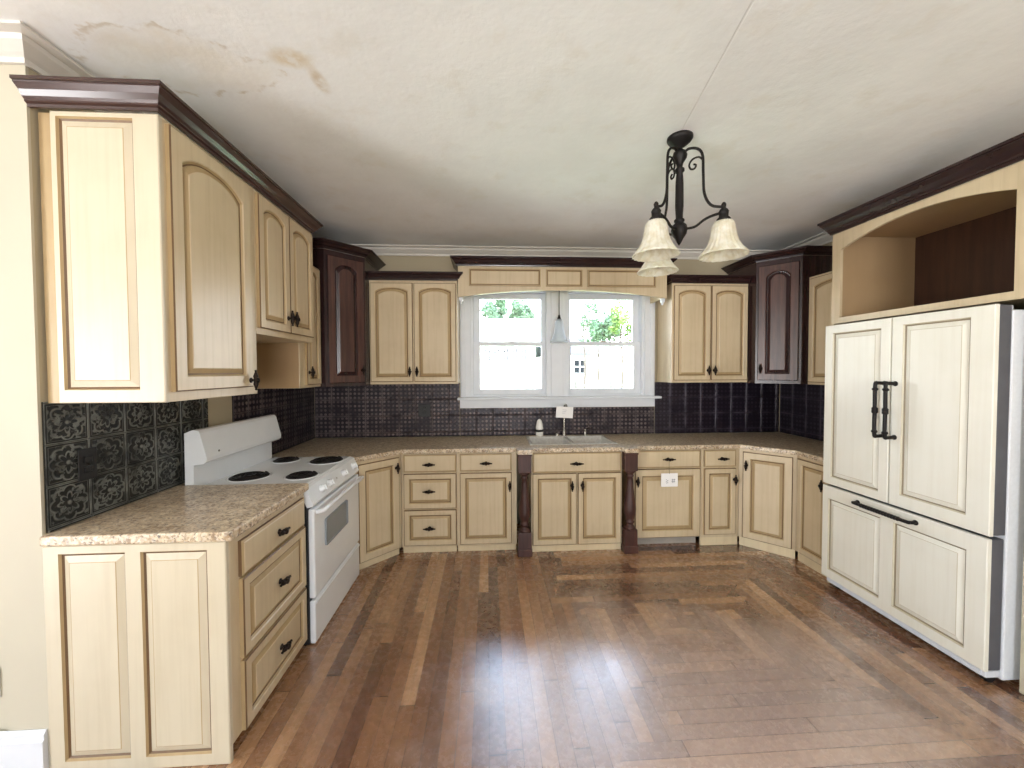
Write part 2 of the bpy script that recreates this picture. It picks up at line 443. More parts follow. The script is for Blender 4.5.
# ------------------------------------------------------------------ the setting
H = 2.80
XL, XR, YB = -1.72, 3.10, 3.88
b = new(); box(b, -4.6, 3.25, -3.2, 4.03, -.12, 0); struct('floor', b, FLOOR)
b = new(); box(b, -4.6, 3.25, -3.2, 4.03, H, H+.12); struct('ceiling', b, CEIL)
b = new(); box(b, XL-.14, XL, 1.565, 4.03, 0, H); struct('wall_left', b, WALL_TAN)
b = new(); box(b, -4.6, XL-.14, 1.565, 1.71, 0, H); struct('wall_entry', b, WALL_PAINT)
# (the same face continues over the end of the left wall)
b = new(); box(b, XL-.15, XL, 1.555, 1.5649, 0, H); struct('trim_4', b, WALL_PAINT)
WX0, WX1, WZ0, WZ1 = -.17, 1.63, 1.31, 2.42
b = new()
box(b, XL, WX0, YB, 4.03, 0, H); box(b, WX1, XR, YB, 4.03, 0, H)
box(b, WX0, WX1, YB, 4.03, 0, WZ0); box(b, WX0, WX1, YB, 4.03, WZ1, H)
struct('wall_back', b, WALL_TAN)
b = new(); box(b, XR, 3.25, -3.2, 4.03, 0, H); struct('wall_right', b, WALL_TAN)
def wall_with_holes(name, along, c0, c1, a0, a1, holes, mat):
    """wall slab between c0 and c1; runs from a0 to a1 along x or y; holes (h0, h1, z0, z1) sorted"""
    b = new()
    def seg(p, q, z0, z1):
        if q-p > 1e-4 and z1-z0 > 1e-4:
            box(b, p, q, c0, c1, z0, z1) if along == 'x' else box(b, c0, c1, p, q, z0, z1)
    p = a0
    for h0, h1, z0, z1 in holes:
        seg(p, h0, 0, H); seg(h0, h1, 0, z0); seg(h0, h1, z1, H); p = h1
    seg(p, a1, 0, H)
    struct(name, b, mat)
REAR = [(-.2, 1.3, .75, 2.3)]
SIDE = [(-2.2, -.6, .05, 2.4)]
wall_with_holes('wall_rear', 'x', -3.34, -3.2, -4.74, 3.25, REAR, WALL_PAINT)
wall_with_holes('wall_side', 'y', -4.74, -4.6, -3.2, 1.71, SIDE, WALL_PAINT)
CROWN = [(0, 2.725), (.012, 2.725), (.016, 2.742), (.030, 2.750), (.062, 2.772), (.070, 2.786), (.104, 2.790), (.104, 2.7995), (0, 2.7995)]
b = new(); sweep(b, [(-4.55, 1.554), (XL+.001, 1.554), (XL+.001, YB-.001), (XR-.001, YB-.001), (XR-.001, -3.2)], CROWN)
struct('trim_1', b, CROWN_WHITE)
b = new(); sweep(b, [(-4.55, 1.554), (XL-.006, 1.554)], [(0, 0.001), (.018, .001), (.018, .145), (.012, .152), (.012, .172), (.004, .184), (0, .184)])
struct('baseboard_entry', b, TRIM_WHITE)

# windows: two double-hung units in one white casing
b = new()
for x0, x1 in ((-.272, -.165), (1.625, 1.732)):
    box(b, x0, x1, YB-.022, YB-.0005, 1.312, 2.47, .004)
    box(b, x0+.012 if x0 < 0 else x0+.055, x0+.050 if x0 < 0 else x1-.012, YB-.032, YB-.021, 1.312, 2.455, .004)
box(b, -.29, 1.75, YB-.024, YB-.0005, 2.375, 2.49, .004)
box(b, .60, .825, YB-.026, YB-.0005, 1.312, 2.375, .004)
box(b, .645, .78, YB-.036, YB-.025, 1.312, 2.37, .005)
struct('trim_2', b, TRIM_WHITE)
b = new()
box(b, -.30, 1.785, YB-.075, YB-.0005, 1.285, 1.311, .007)
box(b, -.278, 1.735, YB-.022, YB-.0005, 1.200, 1.284, .004)
struct('trim_3', b, TRIM_WHITE)
def window(n, x0, x1, label):
    t = thing('window_%d' % n, label, 'window', ((x0+x1)/2, YB, WZ0), 0, None, 'structure')
    m = (x0+x1)/2
    b = new()                                                   # jambs, head and sill inside the wall
    box(b, x0-m, x0-m+.03, -.005, .14, .002, WZ1-WZ0-.002, .002); box(b, x1-m-.03, x1-m, -.005, .14, .002, WZ1-WZ0-.002, .002)
    box(b, x0-m+.03, x1-m-.03, -.005, .14, WZ1-WZ0-.045, WZ1-WZ0-.002, .002); box(b, x0-m+.03, x1-m-.03, -.005, .14, .002, .022, .002)
    obj('window_frame', b, TRIM_WHITE, t)
    for nm, za, zb, y in (('upper_sash', .52, WZ1-WZ0-.045, .075), ('lower_sash', .022, .565, .035)):
        L, R = x0-m+.03, x1-m-.03; sw = .066
        bot = .058 if nm == 'lower_sash' else .040
        top = .042 if nm == 'lower_sash' else .058
        b = new()
        box(b, L, L+sw, y, y+.034, za, zb, .003); box(b, R-sw, R, y, y+.034, za, zb, .003)
        box(b, L+sw, R-sw, y, y+.034, za, za+bot, .003); box(b, L+sw, R-sw, y, y+.034, zb-top, zb, .003)
        s = obj(nm, b, TRIM_WHITE, t)
        b = new(); box(b, L+sw-.004, R-sw+.004, y+.015, y+.019, za+bot-.004, zb-top+.004)
        obj('pane', b, PANE, s)
        if nm == 'lower_sash':
            b = new(); box(b, -.03, .03, y-.010, y+.005, zb-.004, zb+.010, .003); obj('sash_lock', b, CHROME, s)
    return t
window(1, -.168, .655, 'white double-hung window on the left, over the sink')
window(2, .770, 1.628, 'white double-hung window on the right, over the sink')

# ------------------------------------------------------------------ backsplash sheets
def sheet(label, x0, x1, z0, z1, loc, rotz, mat):
    b = new(); box(b, x0, x1, -.006, 0, z0, z1)
    # rolled bottom bead where the sheet meets the worktop
    tube(b, [(x0+.002, -.007, z0+.004), (x1-.002, -.007, z0+.004)], .004, 6)
    return tag(obj('tin_backsplash', b, mat, None, loc, rotz), label, 'backsplash', 'pressed tin backsplash sheets')
BZ0 = .9155-.962
sheet('dark floral pressed tin backsplash above the near left granite worktop', 0, .868, .9505-.962, 1.462-.962, (XL+.0005, 1.567, .962), PI/2, TIN_FLORAL)
sheet('dark pressed tin backsplash on the left wall between the stove and the corner', 0, 1.205, BZ0, 1.462-.962, (XL+.0005, 2.665, .962), PI/2, TIN_DOTS)
sheet('dark dotted pressed tin backsplash from the left corner to the window', 0, 1.43, BZ0, 1.462-.962, (-1.712, YB-.0005, .962), 0, TIN_DOTS)
sheet('low dark pressed tin backsplash strip beneath the window sill', 0, 2.010, BZ0, 1.198-.962, (-.277, YB-.0005, .962), 0, TIN_DOTS)
TIN_GRID = tin_mat('squared_pressed_tin', .165, .3, srgb(32, 25, 36), srgb(104, 94, 108), .3)
sheet('dark squared pressed tin backsplash right of the window', 0, 1.35, BZ0, 1.452-.962, (1.740, YB-.0005, .962), 0, TIN_GRID)
sheet('dark pressed tin backsplash on the right wall beside the refrigerator', 0, 1.20, BZ0, 1.452-.962, (XR-.0005, 3.865, .962), -PI/2, TIN_GRID)

def cover_plate(label, w, h, loc, rotz, mat, duplex):
    t = thing('outlet_cover', label, 'outlet', loc, rotz, 'outlet cover plates')
    b = new(); box(b, -w/2, w/2, -.006, 0, -h/2, h/2, .003); obj('plate', b, mat, t)
    b = new()
    for s in (-1, 1): box(b, -.017, .017, -.009, -.005, s*.021-.014, s*.021+.014, .004)
    obj('receptacle', b, mat, t)
    b = new(); lathe(b, [(0, 0), (.004, 0), (.004, .0022), (0, .003)], 10, Matrix.Translation((0, -.006, 0)) @ Matrix.Rotation(PI/2, 4, 'X')); obj('screw', b, CHROME if mat is PLATE else BRONZE, t)
cover_plate('black outlet cover on the floral tin above the near left worktop', .076, .135, (XL+.007, 1.72, 1.185), PI/2, DARK_PLATE, 1)
cover_plate('black outlet cover on the dotted tin left of the window', .122, .125, (-.634, YB-.0075, 1.18), 0, DARK_PLATE, 1)
cover_plate('pale outlet cover on the cream wall at the left edge', .076, .118, (-1.938, 1.5645, .37), 0, PLATE, 1)

# ------------------------------------------------------------------ base cabinets
XB = -1.037; YF = 3.28; BH = .874
# near left drawer base with panelled end
t = cabinet('drawer_base_cabinet', 'cream three-drawer base cabinet left of the stove with a panelled end', 'cabinet',
            (XB, 1.568, 0), PI/2, .625, .907, .675, [
    ('drawer', .055, .724, .545, .150, dict(flat=1, hx=.33, hz=.797, o='h')),
    ('drawer', .055, .380, .545, .334, dict(hx=.33, hz=.552, o='h')),
    ('drawer', .055, .070, .545, .296, dict(hx=.33, hz=.225, o='h'))], toe=.066, group='cream base cabinets', flush_kick=.06)
b = new()
Mx = Matrix.Rotation(-PI/2, 4, 'Z')
def end_panel(bm, fields, x0, z0, w, h, t, y):
    """frame with several raised fields: face strips + fields"""
    o = lambda ins, dep: outline(x0, z0, w, h, ins, y-dep)
    rings(bm, [o(0, 0), o(0, t-.003), o(.004, t)], [0, 0], cap1=False)
    # front face as a grid round the fields
    xs = sorted({x0+.004, x0+w-.004, *[f[0] for f in fields], *[f[0]+f[2] for f in fields]})
    zs = sorted({z0+.004, z0+h-.004, *[f[1] for f in fields], *[f[1]+f[3] for f in fields]})
    for i in range(len(xs)-1):
        for j in range(len(zs)-1):
            cx, cz = (xs[i]+xs[i+1])/2, (zs[j]+zs[j+1])/2
            if any(f[0] < cx < f[0]+f[2] and f[1] < cz < f[1]+f[3] for f in fields): continue
            bm.faces.new([bm.verts.new((x, y-t, z)) for x, z in ((xs[i], zs[j]), (xs[i+1], zs[j]), (xs[i+1], zs[j+1]), (xs[i], zs[j+1]))])
    for fx, fz, fw_, fh in fields:
        p = lambda ins, dep: outline(fx, fz, fw_, fh, ins, y-dep)
        rs = [p(0, t), p(.005, t-.008), p(.012, t-.012), p(.036, t-.003), p(.039, t-.002)]
        rings(bm, rs, [2, 1, 0, 2], cap0=False, cap1=False)
        bm.faces.new([bm.verts.new(q) for q in rs[-1]])
end_panel(b, [(-1.662+1.037, .05, .245, .824), (-1.360+1.037, .05, .250, .824)], -.683, .001, .681, .905, .018, 0)
o = obj('end_panel', b, [CREAM_SIDE, GLAZE, GLAZE_LIGHT], t, (0, -.0015, 0), -PI/2)

# left diagonal corner base
DP = [(XB+.001, 2.985), (-.743, 3.279), (-.743, 3.868), (-1.71, 3.868), (-1.71, 2.985)]
dl = math.hypot(.294, .294)
t = cabinet('corner_base_cabinet', 'cream angled corner base cabinet right of the stove', 'cabinet', (XB+.001, 2.985, 0), PI/4, dl, BH, .5,
            [('door', .030, .075, dl-.055, .775, dict(hx=dl-.055, hz=.765, fw=.058))], toe=.066, group='cream base cabinets', poly=DP)
BG = 'cream base cabinets'
cabinet('drawer_base_cabinet', 'cream three-drawer base cabinet on the back wall beside the left corner', 'cabinet', (-.738, YF, 0), 0, .468, BH, .585, [
    ('drawer', .022, .715, .444, .148, dict(flat=1, hx=.238, hz=.783, o='h', L=.11)),
    ('drawer', .022, .400, .444, .300, dict(hx=.238, hz=.553, o='h', L=.11, fw=.045)),
    ('drawer', .022, .082, .444, .306, dict(hx=.238, hz=.235, o='h', L=.11, fw=.045))], toe=.064, group=BG)
cabinet('drawer_base_cabinet', 'cream base cabinet with drawer over one door left of the left pilaster', 'cabinet', (-.268, YF, 0), 0, .518, BH, .585, [
    ('drawer', .028, .715, .444, .148, dict(flat=1, hx=.252, hz=.786, o='h', L=.11)),
    ('door', .028, .082, .444, .618, dict(hx=.455, hz=.585))], toe=.064, group=BG)
YS = 3.245
cabinet('sink_base_cabinet', 'cream sink base cabinet with two doors between the dark pilasters', 'cabinet', (.371, YS, 0), 0, .797, BH-.16, .60, [
    ('drawer', .012, .700, .773, .168, dict(flat=1, hx=.389, hz=.778, o='h', L=.12)),
    ('door', .012, .070, .380, .622, dict(hx=.350, hz=.585)),
    ('door', .405, .070, .380, .622, dict(hx=.440, hz=.585))], toe=.058, group=BG, flush_kick=.012)
b = new(); box(b, 0, .797, 0, .022, .7145, BH, .001)
o = obj('face_rail', b, CREAM, [x for x in col.objects if x.name.startswith('sink_base_cabinet')][0])
# panelled dishwasher
t = thing('dishwasher', 'dishwasher behind cream panels right of the right pilaster, with paper tag', 'dishwasher', (1.287, YF, 0))
b = new(); box(b, 0, .606, .002, .57, .09, BH, .002); obj('body', b, CREAM, t)
b = new(); slab(b, .008, .715, .590, .150); o = obj('control_panel_front', b, CABM, t)
hb = new(); handle_mesh(hb, .30, .793, -.02, 'h', .12); obj('handle', hb, BRONZE, o, smooth=True)
b = new(); raised(b, .008, .092, .590, .612, fw=.062); o = obj('door', b, CABM, t)
hb = new(); handle_mesh(hb, .022, .600, -.02, 'v', .095); obj('handle', hb, BRONZE, o, smooth=True)
b = new(); box(b, .006, .60, .055, .075, .002, .088, .003)
for k in range(5): box(b, .05, .555, .051, .056, .02+k*.012, .025+k*.012)
obj('toe_kick', b, plain('grey_toe_panel', srgb(172, 164, 154), .5), t)
cabinet('drawer_base_cabinet', 'narrow cream base cabinet with drawer over door beside the dishwasher', 'cabinet', (1.897, YF, 0), 0, .352, BH, .585, [
    ('drawer', .026, .715, .290, .148, dict(flat=1, hx=.182, hz=.790, o='h', L=.11)),
    ('door', .026, .105, .290, .595, dict(hx=.297, hz=.600, fw=.045))], toe=.075, group=BG, flush_kick=.002)
XBR = 2.545
DPR = [(2.253, 3.279), (XBR, 2.987), (3.09, 2.987), (3.09, 3.868), (2.253, 3.868)]
dr = math.hypot(.292, .292)
cabinet('corner_base_cabinet', 'cream angled corner base cabinet between dishwasher run and refrigerator', 'cabinet', (2.253, 3.279, 0), -PI/4, dr, BH, .5,
        [('door', .030, .085, dr-.055, .765, dict(hx=.058, hz=.735, fw=.058))], toe=.078, group=BG, poly=DPR, flush_kick=.004)
cabinet('base_cabinet', 'cream single-door base cabinet on the right wall against the refrigerator', 'cabinet', (XBR, 2.983, 0), -PI/2, .325, BH, .54, [
    ('door', .018, .085, .300, .765, dict(hx=.275, hz=.700))], toe=.078, group=BG, flush_kick=.012)

# dark turned pilasters
def pilaster(label, x):
    t = thing('turned_pilaster', label, 'pilaster', (x, 3.175, 0), 0, 'dark turned pilasters beside the sink')
    w = .056
    b = new(); box(b, -w, w, 0, .068, .712, BH, .004); box(b, -w-.004, w+.004, -.004, .068, BH-.018, BH-.002, .003); obj('top_block', b, PILASTER, t)
    b = new(); box(b, -w, w, 0, .068, .001, .205, .004); box(b, -w-.006, w+.006, -.008, .068, .001, .07, .006); obj('foot_block', b, PILASTER, t)
    b = new()
    lathe(b, [(.036, .205), (.046, .212), (.047, .222), (.036, .232), (.026, .246), (.030, .258), (.038, .264), (.038, .272), (.030, .280), (.040, .310), (.049, .350), (.051, .385), (.047, .435), (.038, .500), (.030, .560),
              (.025, .625), (.023, .655), (.031, .664), (.031, .674), (.025, .682), (.034, .694), (.044, .704), (.044, .712)], 20, Matrix.Translation((0, .034, 0)))
    obj('turned_post', b, PILASTER, t, smooth=True)
pilaster('dark turned wood pilaster at the left of the sink cabinet', .311)
pilaster('dark turned wood pilaster at the right of the sink cabinet', 1.227)

# ------------------------------------------------------------------ worktops
def top(pts, label, hole=None, z0=.8755, z1=.914):
    b = new(); random.seed(3)
    if hole:
        # outer loop bridged to the sink cut-out
        x0, x1, y0, y1 = hole
        def face(z):
            ov = [b.verts.new((x, y, z)) for x, y in pts]
            hv = [b.verts.new((x, y, z)) for x, y in ((x0, y0), (x1, y0), (x1, y1), (x0, y1))]
            es = [b.edges.new((ov[i], ov[(i+1) % len(ov)])) for i in range(len(ov))]+[b.edges.new((hv[i], hv[(i+1) % 4])) for i in range(4)]
            bmesh.ops.triangle_fill(b, edges=es, use_beauty=True)
            return ov, hv
        o1, h1 = face(z0); o2, h2 = face(z1)
        for A, B in ((o1, o2), (h1, h2)):
            for i in range(len(A)): b.faces.new((A[i], A[(i+1) % len(A)], B[(i+1) % len(A)], B[i]))
    else:
        prism(b, pts, z0, z1)
    o = tag(obj('granite_worktop', b, GRANITE), label, 'worktop', 'granite worktops')
    m = o.modifiers.new('edge', 'BEVEL'); m.width = .008; m.segments = 3; m.limit_method = 'ANGLE'; m.angle_limit = .9
    return o
top([(-1.735+.018, 1.538), (-1.008, 1.538), (-1.008, 2.197), (-1.717, 2.197)], 'speckled beige granite worktop left of the stove', z0=.9085, z1=.949)
FE = 3.252
top([(-1.710, 2.984), (-1.014, 2.984), (-.727, FE), (.238, FE), (.246, 3.150), (.376, 3.150), (.384, 3.215), (1.154, 3.215), (1.162, 3.150), (1.292, 3.150), (1.300, FE),
     (2.240, FE), (2.517, 2.975), (2.517, 2.657), (3.092, 2.657), (3.092, 3.871), (-1.710, 3.871)], 'long speckled granite worktop around the sink and both back corners', hole=(.40, 1.14, 3.37, 3.76))
# rough chiselled front lip of the near worktop
# sink
t = thing('kitchen_sink', 'pale double-bowl kitchen sink set in the granite under the window', 'sink', (.77, 3.565, .716))
SINKM = mottled('pale_sink_enamel', srgb(222, 220, 214), srgb(206, 202, 196), 40, .18)
b = new(); z = .916-.716
rsq = lambda hx, hy, zz: [(-hx, -hy, zz), (hx, -hy, zz), (hx, hy, zz), (-hx, hy, zz)]
box(b, -.395, .395, -.215, -.194, z, z+.006, .002); box(b, -.395, .395, .194, .215, z, z+.006, .002)
box(b, -.395, -.369, -.194, .194, z, z+.006, .002); box(b, .369, .395, -.194, .194, z, z+.006, .002); box(b, -.018, .018, -.188, .188, z-.03, z+.004, .002)
obj('rim', b, SINKM, t)
for s in (-1, 1):
    b = new(); x0, x1 = (s*.192-.172), (s*.192+.172)
    R = lambda ins, zz: [(x0+ins, -.185+ins, zz), (x1-ins, -.185+ins, zz), (x1-ins, .185-ins, zz), (x0+ins, .185-ins, zz)]
    rings(b, [R(-.004, z+.0005), R(-.004, .004), R(.012, .004), R(.012, .014), R(0, .05), R(0, z)][::1], cap0=False, cap1=False)
    b.faces.new([b.verts.new(p) for p in R(.012, .014)]); b.faces.new([b.verts.new(p) for p in R(-.004, .004)])
    obj('bowl', b, SINKM, t)
# faucet
t = thing('faucet', 'pale nickel gooseneck faucet behind the sink', 'faucet', (.770, 3.795, .914))
b = new(); lathe(b, [(0, 0), (.027, 0), (.027, .008), (.019, .016), (.017, .05), (.014, .06), (0, .062)], 18); obj('base', b, CHROME, t, smooth=True)
b = new(); tube(b, smooth_path([(0, 0, .05), (0, 0, .16), (0, 0, .25), (0, -.03, .31), (0, -.085, .325), (0, -.135, .29), (0, -.145, .235)]), .011, 10); obj('spout', b, CHROME, t, smooth=True)
t2 = thing('faucet_lever', 'small nickel side lever right of the faucet', 'faucet_handle', (.985, 3.80, .914))  # the faucet's own side handle, kept as a separate object
b = new(); lathe(b, [(0, 0), (.020, 0), (.020, .006), (.013, .014), (.012, .06), (.015, .068), (0, .074)], 16); obj('base', b, CHROME, t2, smooth=True)
b = new(); tube(b, [(0, 0, .066), (.03, -.02, .080), (.062, -.035, .084)], [.007, .006, .004], 8); obj('lever', b, BRONZE, t2, smooth=True)
t3 = thing('sink_button', 'low nickel cap left of the faucet', 'cap', (.700, 3.80, .914))
b = new(); lathe(b, [(0, 0), (.021, 0), (.021, .010), (.017, .026), (.010, .032), (0, .033)], 16); obj('cap', b, CHROME, t3, smooth=True)
b = new(); lathe(b, [(0, .0335), (.006, .0335), (.006, .038), (0, .040)], 10); obj('push_top', b, CHROME, t3, smooth=True)
t = thing('soap_bottle', 'white plastic bottle with black band left of the faucet', 'bottle', (.520, 3.80, .9145))
b = new(); lathe(b, [(0, 0), (.034, 0), (.037, .004), (.038, .052), (.037, .058)], 20); obj('body', b, BOTTLE, t, smooth=True)
b = new(); lathe(b, [(.0392, .050), (.0392, .072)], 20); obj('band', b, BLACK, t, smooth=True)
b = new(); lathe(b, [(.038, .070), (.038, .085), (.035, .105), (.030, .135), (.024, .158), (.014, .172), (0, .177)], 20); obj('cap', b, BOTTLE, t, smooth=True)
# paper tags
def paper_tag(label, loc, w, h, tilt, string, marks):
    t = thing('paper_tag', label, 'tag', loc, 0, 'paper tags tied in the kitchen')
    t.rotation_euler = (tilt[0], tilt[1], 0)
    b = new(); box(b, -w/2, w/2, -.0006, .0006, -h, 0); 
    obj('card', b, PAPER, t)
    if string:
        b = new(); tube(b, string, .0012, 6); obj('string', b, BLACK if marks == 1 else PENCIL, t)
    if marks == 1:      # two faint pencil marks
        for pts in ([(-.032, -.052), (-.012, -.064), (-.032, -.078)], [(-.028, -.088), (-.012, -.080)], [(.020, -.058), (.052, -.056)], [(.018, -.074), (.050, -.072)], [(.030, -.048), (.026, -.086)], [(.044, -.048), (.040, -.086)]):
            b = new(); tube(b, [(x, -.0012, z) for x, z in pts], .0018, 5); obj('pencil_mark', b, PENCIL, t)
    else:
        for k in range(3): b = new(); tube(b, [(-.022, -.0012, -.03-.016*k), (.022-.008*k, -.0012, -.031-.016*k)], .0009, 5); obj('pencil_mark', b, PENCIL, t)
paper_tag('white paper tag hanging on the faucet under the window', (.745, 3.632, 1.228), .165, .108, (0, .06), [(.024, .022, .012), (.012, .012, .004), (0, .001, -.004)], 2)
paper_tag('white paper tag hanging on the dishwasher panel drawer pull', (1.585, 3.228, .675), .150, .118, (0, 0), [(0, .004, .102), (-.004, .0, .05), (0, -.001, -.006)], 1)

# ------------------------------------------------------------------ wall cabinets
XU = -1.262; UZ = 1.457
UG = 'cream wall cabinets'
t = cabinet('tall_wall_cabinet', 'tall cream wall cabinet with one arched door at the near left', 'cabinet', (XU, 1.585, UZ), PI/2, .583, 1.115, .445,
            [('door', .012, .040, .508, 1.056, dict(arch=1, drop=.058, hx=.492, hz=.075, fw=.062, L=.11))], group=UG)
b = new()
end_panel(b, [(-1.632+1.262, .05, .278, 1.043)], -.392, 0, .393, 1.113, .020, 0)
obj('end_panel', b, [CREAM_SIDE, GLAZE, GLAZE_LIGHT], t, (0, -.0005, 0), -PI/2)
b = new(); box(b, -.447, -.394, -.005, 0, 0, 1.113, .001); obj('shaded_scribe_strip', b, GLAZE_LIGHT, t, (0, -.0005, 0), -PI/2)  # glazed strip at the wall; its brown also paints in the recess shade
cabinet('hood_wall_cabinet', 'short cream two-door wall cabinet above the stove', 'cabinet', (XU, 2.170, 1.785), PI/2, .672, .787, .445, [
    ('door', .008, .034, .322, .735, dict(arch=1, drop=.036, hx=.300, hz=.125, fw=.05, L=.10)),
    ('door', .334, .034, .322, .735, dict(arch=1, drop=.036, hx=.358, hz=.125, fw=.05, L=.10))], group=UG)
t = cabinet('narrow_wall_cabinet', 'narrow cream wall cabinet between stove hood and dark corner cabinet', 'cabinet', (-1.360, 2.846, UZ-.002), PI/2, .348, .950, .350, [
    ('door', .085, .020, .235, .915, dict(arch=1, drop=.03, hx=.108, hz=.115, fw=.045))], group=UG)
b = new(); box(b, .004, .346, .0006, .004, .002, .326); obj('side_panel', b, TAN, t, (0, 0, 0), PI/2)
YU = 3.55
# dark corner cabinets
def dark_corner(label, loc, rotz, w, poly, hx, cpath, fx=.02):
    h = 2.575-1.45
    t = cabinet('corner_wall_cabinet', label, 'cabinet', (loc[0], loc[1], 1.45), rotz, w, h, .4,
        [('door', fx, .03, w-2*fx, h-.075, dict(arch=1, drop=.045, fw=.062, hx=hx, hz=.135))], group='dark corner wall cabinets', mats=DARKM, poly=poly, body_mat=WALNUT_DEEP)
    return t
LP = [(-1.71, 3.200), (-1.322, 3.200), (-1.074, 3.448), (-1.074, 3.868), (-1.71, 3.868)]
dark_corner('dark walnut angled corner wall cabinet in the left corner', (-1.322, 3.200), PI/4, .351, LP, .308, None)
RP = [(2.513, 3.868), (2.513, 3.450), (2.756, 3.207), (3.09, 3.207), (3.09, 3.868)]
dark_corner('dark walnut angled corner wall cabinet in the right corner', (2.513, 3.450), -PI/4, .3437, RP, .045, None)
cabinet('wall_cabinet', 'cream two-door wall cabinet left of the window', 'cabinet', (-1.070, YU, UZ), 0, .797, .948, .318, [
    ('door', .012, .022, .380, .900, dict(arch=1, drop=.032, hx=.366, hz=.115)),
    ('door', .404, .022, .380, .900, dict(arch=1, drop=.032, hx=.430, hz=.115))], group=UG)
cabinet('wall_cabinet', 'cream two-door wall cabinet right of the window', 'cabinet', (1.758, YU, UZ), 0, .750, .945, .318, [
    ('door', .012, .022, .358, .900, dict(arch=1, drop=.032, hx=.345, hz=.115)),
    ('door', .380, .022, .358, .900, dict(arch=1, drop=.032, hx=.405, hz=.115))], group=UG)
cabinet('wall_cabinet', 'cream wall cabinet on the right wall half hidden by the refrigerator', 'cabinet', (2.815, 3.203, UZ-.010), -PI/2, .546, .935, .275, [
    ('door', .022, .020, .510, .895, dict(arch=1, drop=.03))], group=UG)
# valance over the window
t = thing('window_valance', 'cream arched wooden valance across the top of the window', 'valance', (.711, 3.53, 2.25))
b = new(); x0, x1 = -.975, .985; n = 28
fr = []
for i in range(n+1):
    s = i/n; x = x0+(x1-x0)*s
    fr.append((x, .005+.068*(1-abs(2*s-1)**2.0) if .03 < s < .97 else .005))
loop = [(x, z) for x, z in fr]+[(x1, .285), (x0, .285)]
A = [b.verts.new((x, 0, z)) for x, z in loop]; B = [b.verts.new((x, .022, z)) for x, z in loop]
m_ = len(loop); b.faces.new(A); b.faces.new(B[::-1])
for i in range(m_): b.faces.new((A[i], B[i], B[(i+1) % m_], A[(i+1) % m_]))
box(b, x1-.022, x1, .022, .322, .012, .285, .002); box(b, x0, x1-.0225, .0225, .30, .265, .280, .002)
obj('board', b, CREAM, t)
for xa, xb in ((-.875, -.215), (-.165, .175), (.225, .875)):
    b = new()
    p = lambda ins, dep: [(xa+ins, -dep, .105+ins), (xb-ins, -dep, .105+ins), (xb-ins, -dep, .262-ins), (xa+ins, -dep, .262-ins)]
    rings(b, [p(0, .0005), p(0, .010), p(.010, .012), p(.016, .005), p(.022, .003)], [1, 2, 1, 2], cap1=False)
    b.faces.new([b.verts.new(q) for q in p(.022, .003)])
    obj('moulded_panel', b, CABM, t)
for s in (-.968, .935):
    b = new(); box(b, s, s+.035, .004, .04, -.030, .006, .004); lathe(b, [(0, -.03), (.009, -.026), (.012, -.012), (.012, -.001)], 10, Matrix.Translation((s+.0175, .022, -.028))); obj('corner_bracket', b, TRIM_WHITE, t)

# dark cornice runs
def corn(z0, z1, p):
    h = z1-z0
    return [(0, z0), (.010, z0), (.012, z0+h*.12), (.020, z0+h*.18), (.020, z0+h*.26), (p*.45, z0+h*.36), (p*.62, z0+h*.58), (p*.88, z0+h*.78), (p*.88, z0+h*.84), (p, z0+h*.86), (p, z1), (0, z1)]
CORNICE_DARK = plain('dark_cornice_stain', srgb(46, 29, 29), .24, var=.08, scale=5)
def cornice(label, path, z0, z1, p=.075, mat=None):
    b = new(); sweep(b, path, corn(z0, z1, p))
    return tag(obj('cornice', b, mat or CORNICE_DARK), label, 'cornice', 'dark wooden cornices')
cornice('dark stained cornice along the top of the left wall cabinets', [(-1.716, 1.5635), (XU+.001, 1.5635), (XU+.001, 2.8435), (-1.716, 2.8435)], 2.5735, 2.652, .062, plain('glossy_walnut_stain', srgb(68, 48, 44), .2, var=.08, scale=5))
cornice('dark cornice on the left corner wall cabinet', [(-1.715, 3.199), (-1.3215, 3.199), (-1.073, 3.4475), (-1.073, 3.870)], 2.5765, 2.635, .075)
cornice('dark cornice on the right corner wall cabinet', [(2.512, 3.870), (2.512, 3.4495), (2.7555, 3.206), (3.095, 3.206)], 2.5765, 2.635, .075)
cornice('dark cornice on the wall cabinet left of the window', [(-1.068, YU-.001), (-.272, YU-.001), (-.272, 3.870)], 2.4065, 2.475, .055)
cornice('dark cornice on the wall cabinet right of the window', [(1.757, 3.870), (1.757, YU-.001), (2.507, YU-.001)], 2.4035, 2.470, .055)
cornice('long dark cornice along the top of the window valance', [(-.265, 3.870), (-.265, 3.529), (1.697, 3.529), (1.697, 3.870)], 2.5365, 2.612, .065)

# ------------------------------------------------------------------ stove
t = thing('electric_stove', 'white freestanding electric stove with four black burners', 'stove', (-1.69, 2.206, 0))
SX = lambda x: x+1.69-.042; SW = .772
b = new(); box(b, .02, SX(-.985), .004, SW-.004, .006, .895, .004); obj('body', b, plain('dark_side_panel', srgb(34, 34, 36), .4), t)
b = new()                                                    # cooktop with a rolled lip
box(b, .06, SX(-1.004), 0, SW, .893, .927, .010, seg=3); obj('cooktop', b, WHITE_ENAMEL, t)
b = new()                                                    # sloped front control panel
prof = [(SX(-1.03), .895), (SX(-.985), .800), (SX(-.955), .806), (SX(-.950), .820), (SX(-.985), .912), (SX(-.998), .920), (SX(-1.03), .920)]
rings(b, [[(x, y, z) for x, z in prof] for y in (.001, SW-.001)]); panel = obj('control_panel', b, WHITE_ENAMEL, t)
nv = Vector((.92, 0, .39)).normalized()
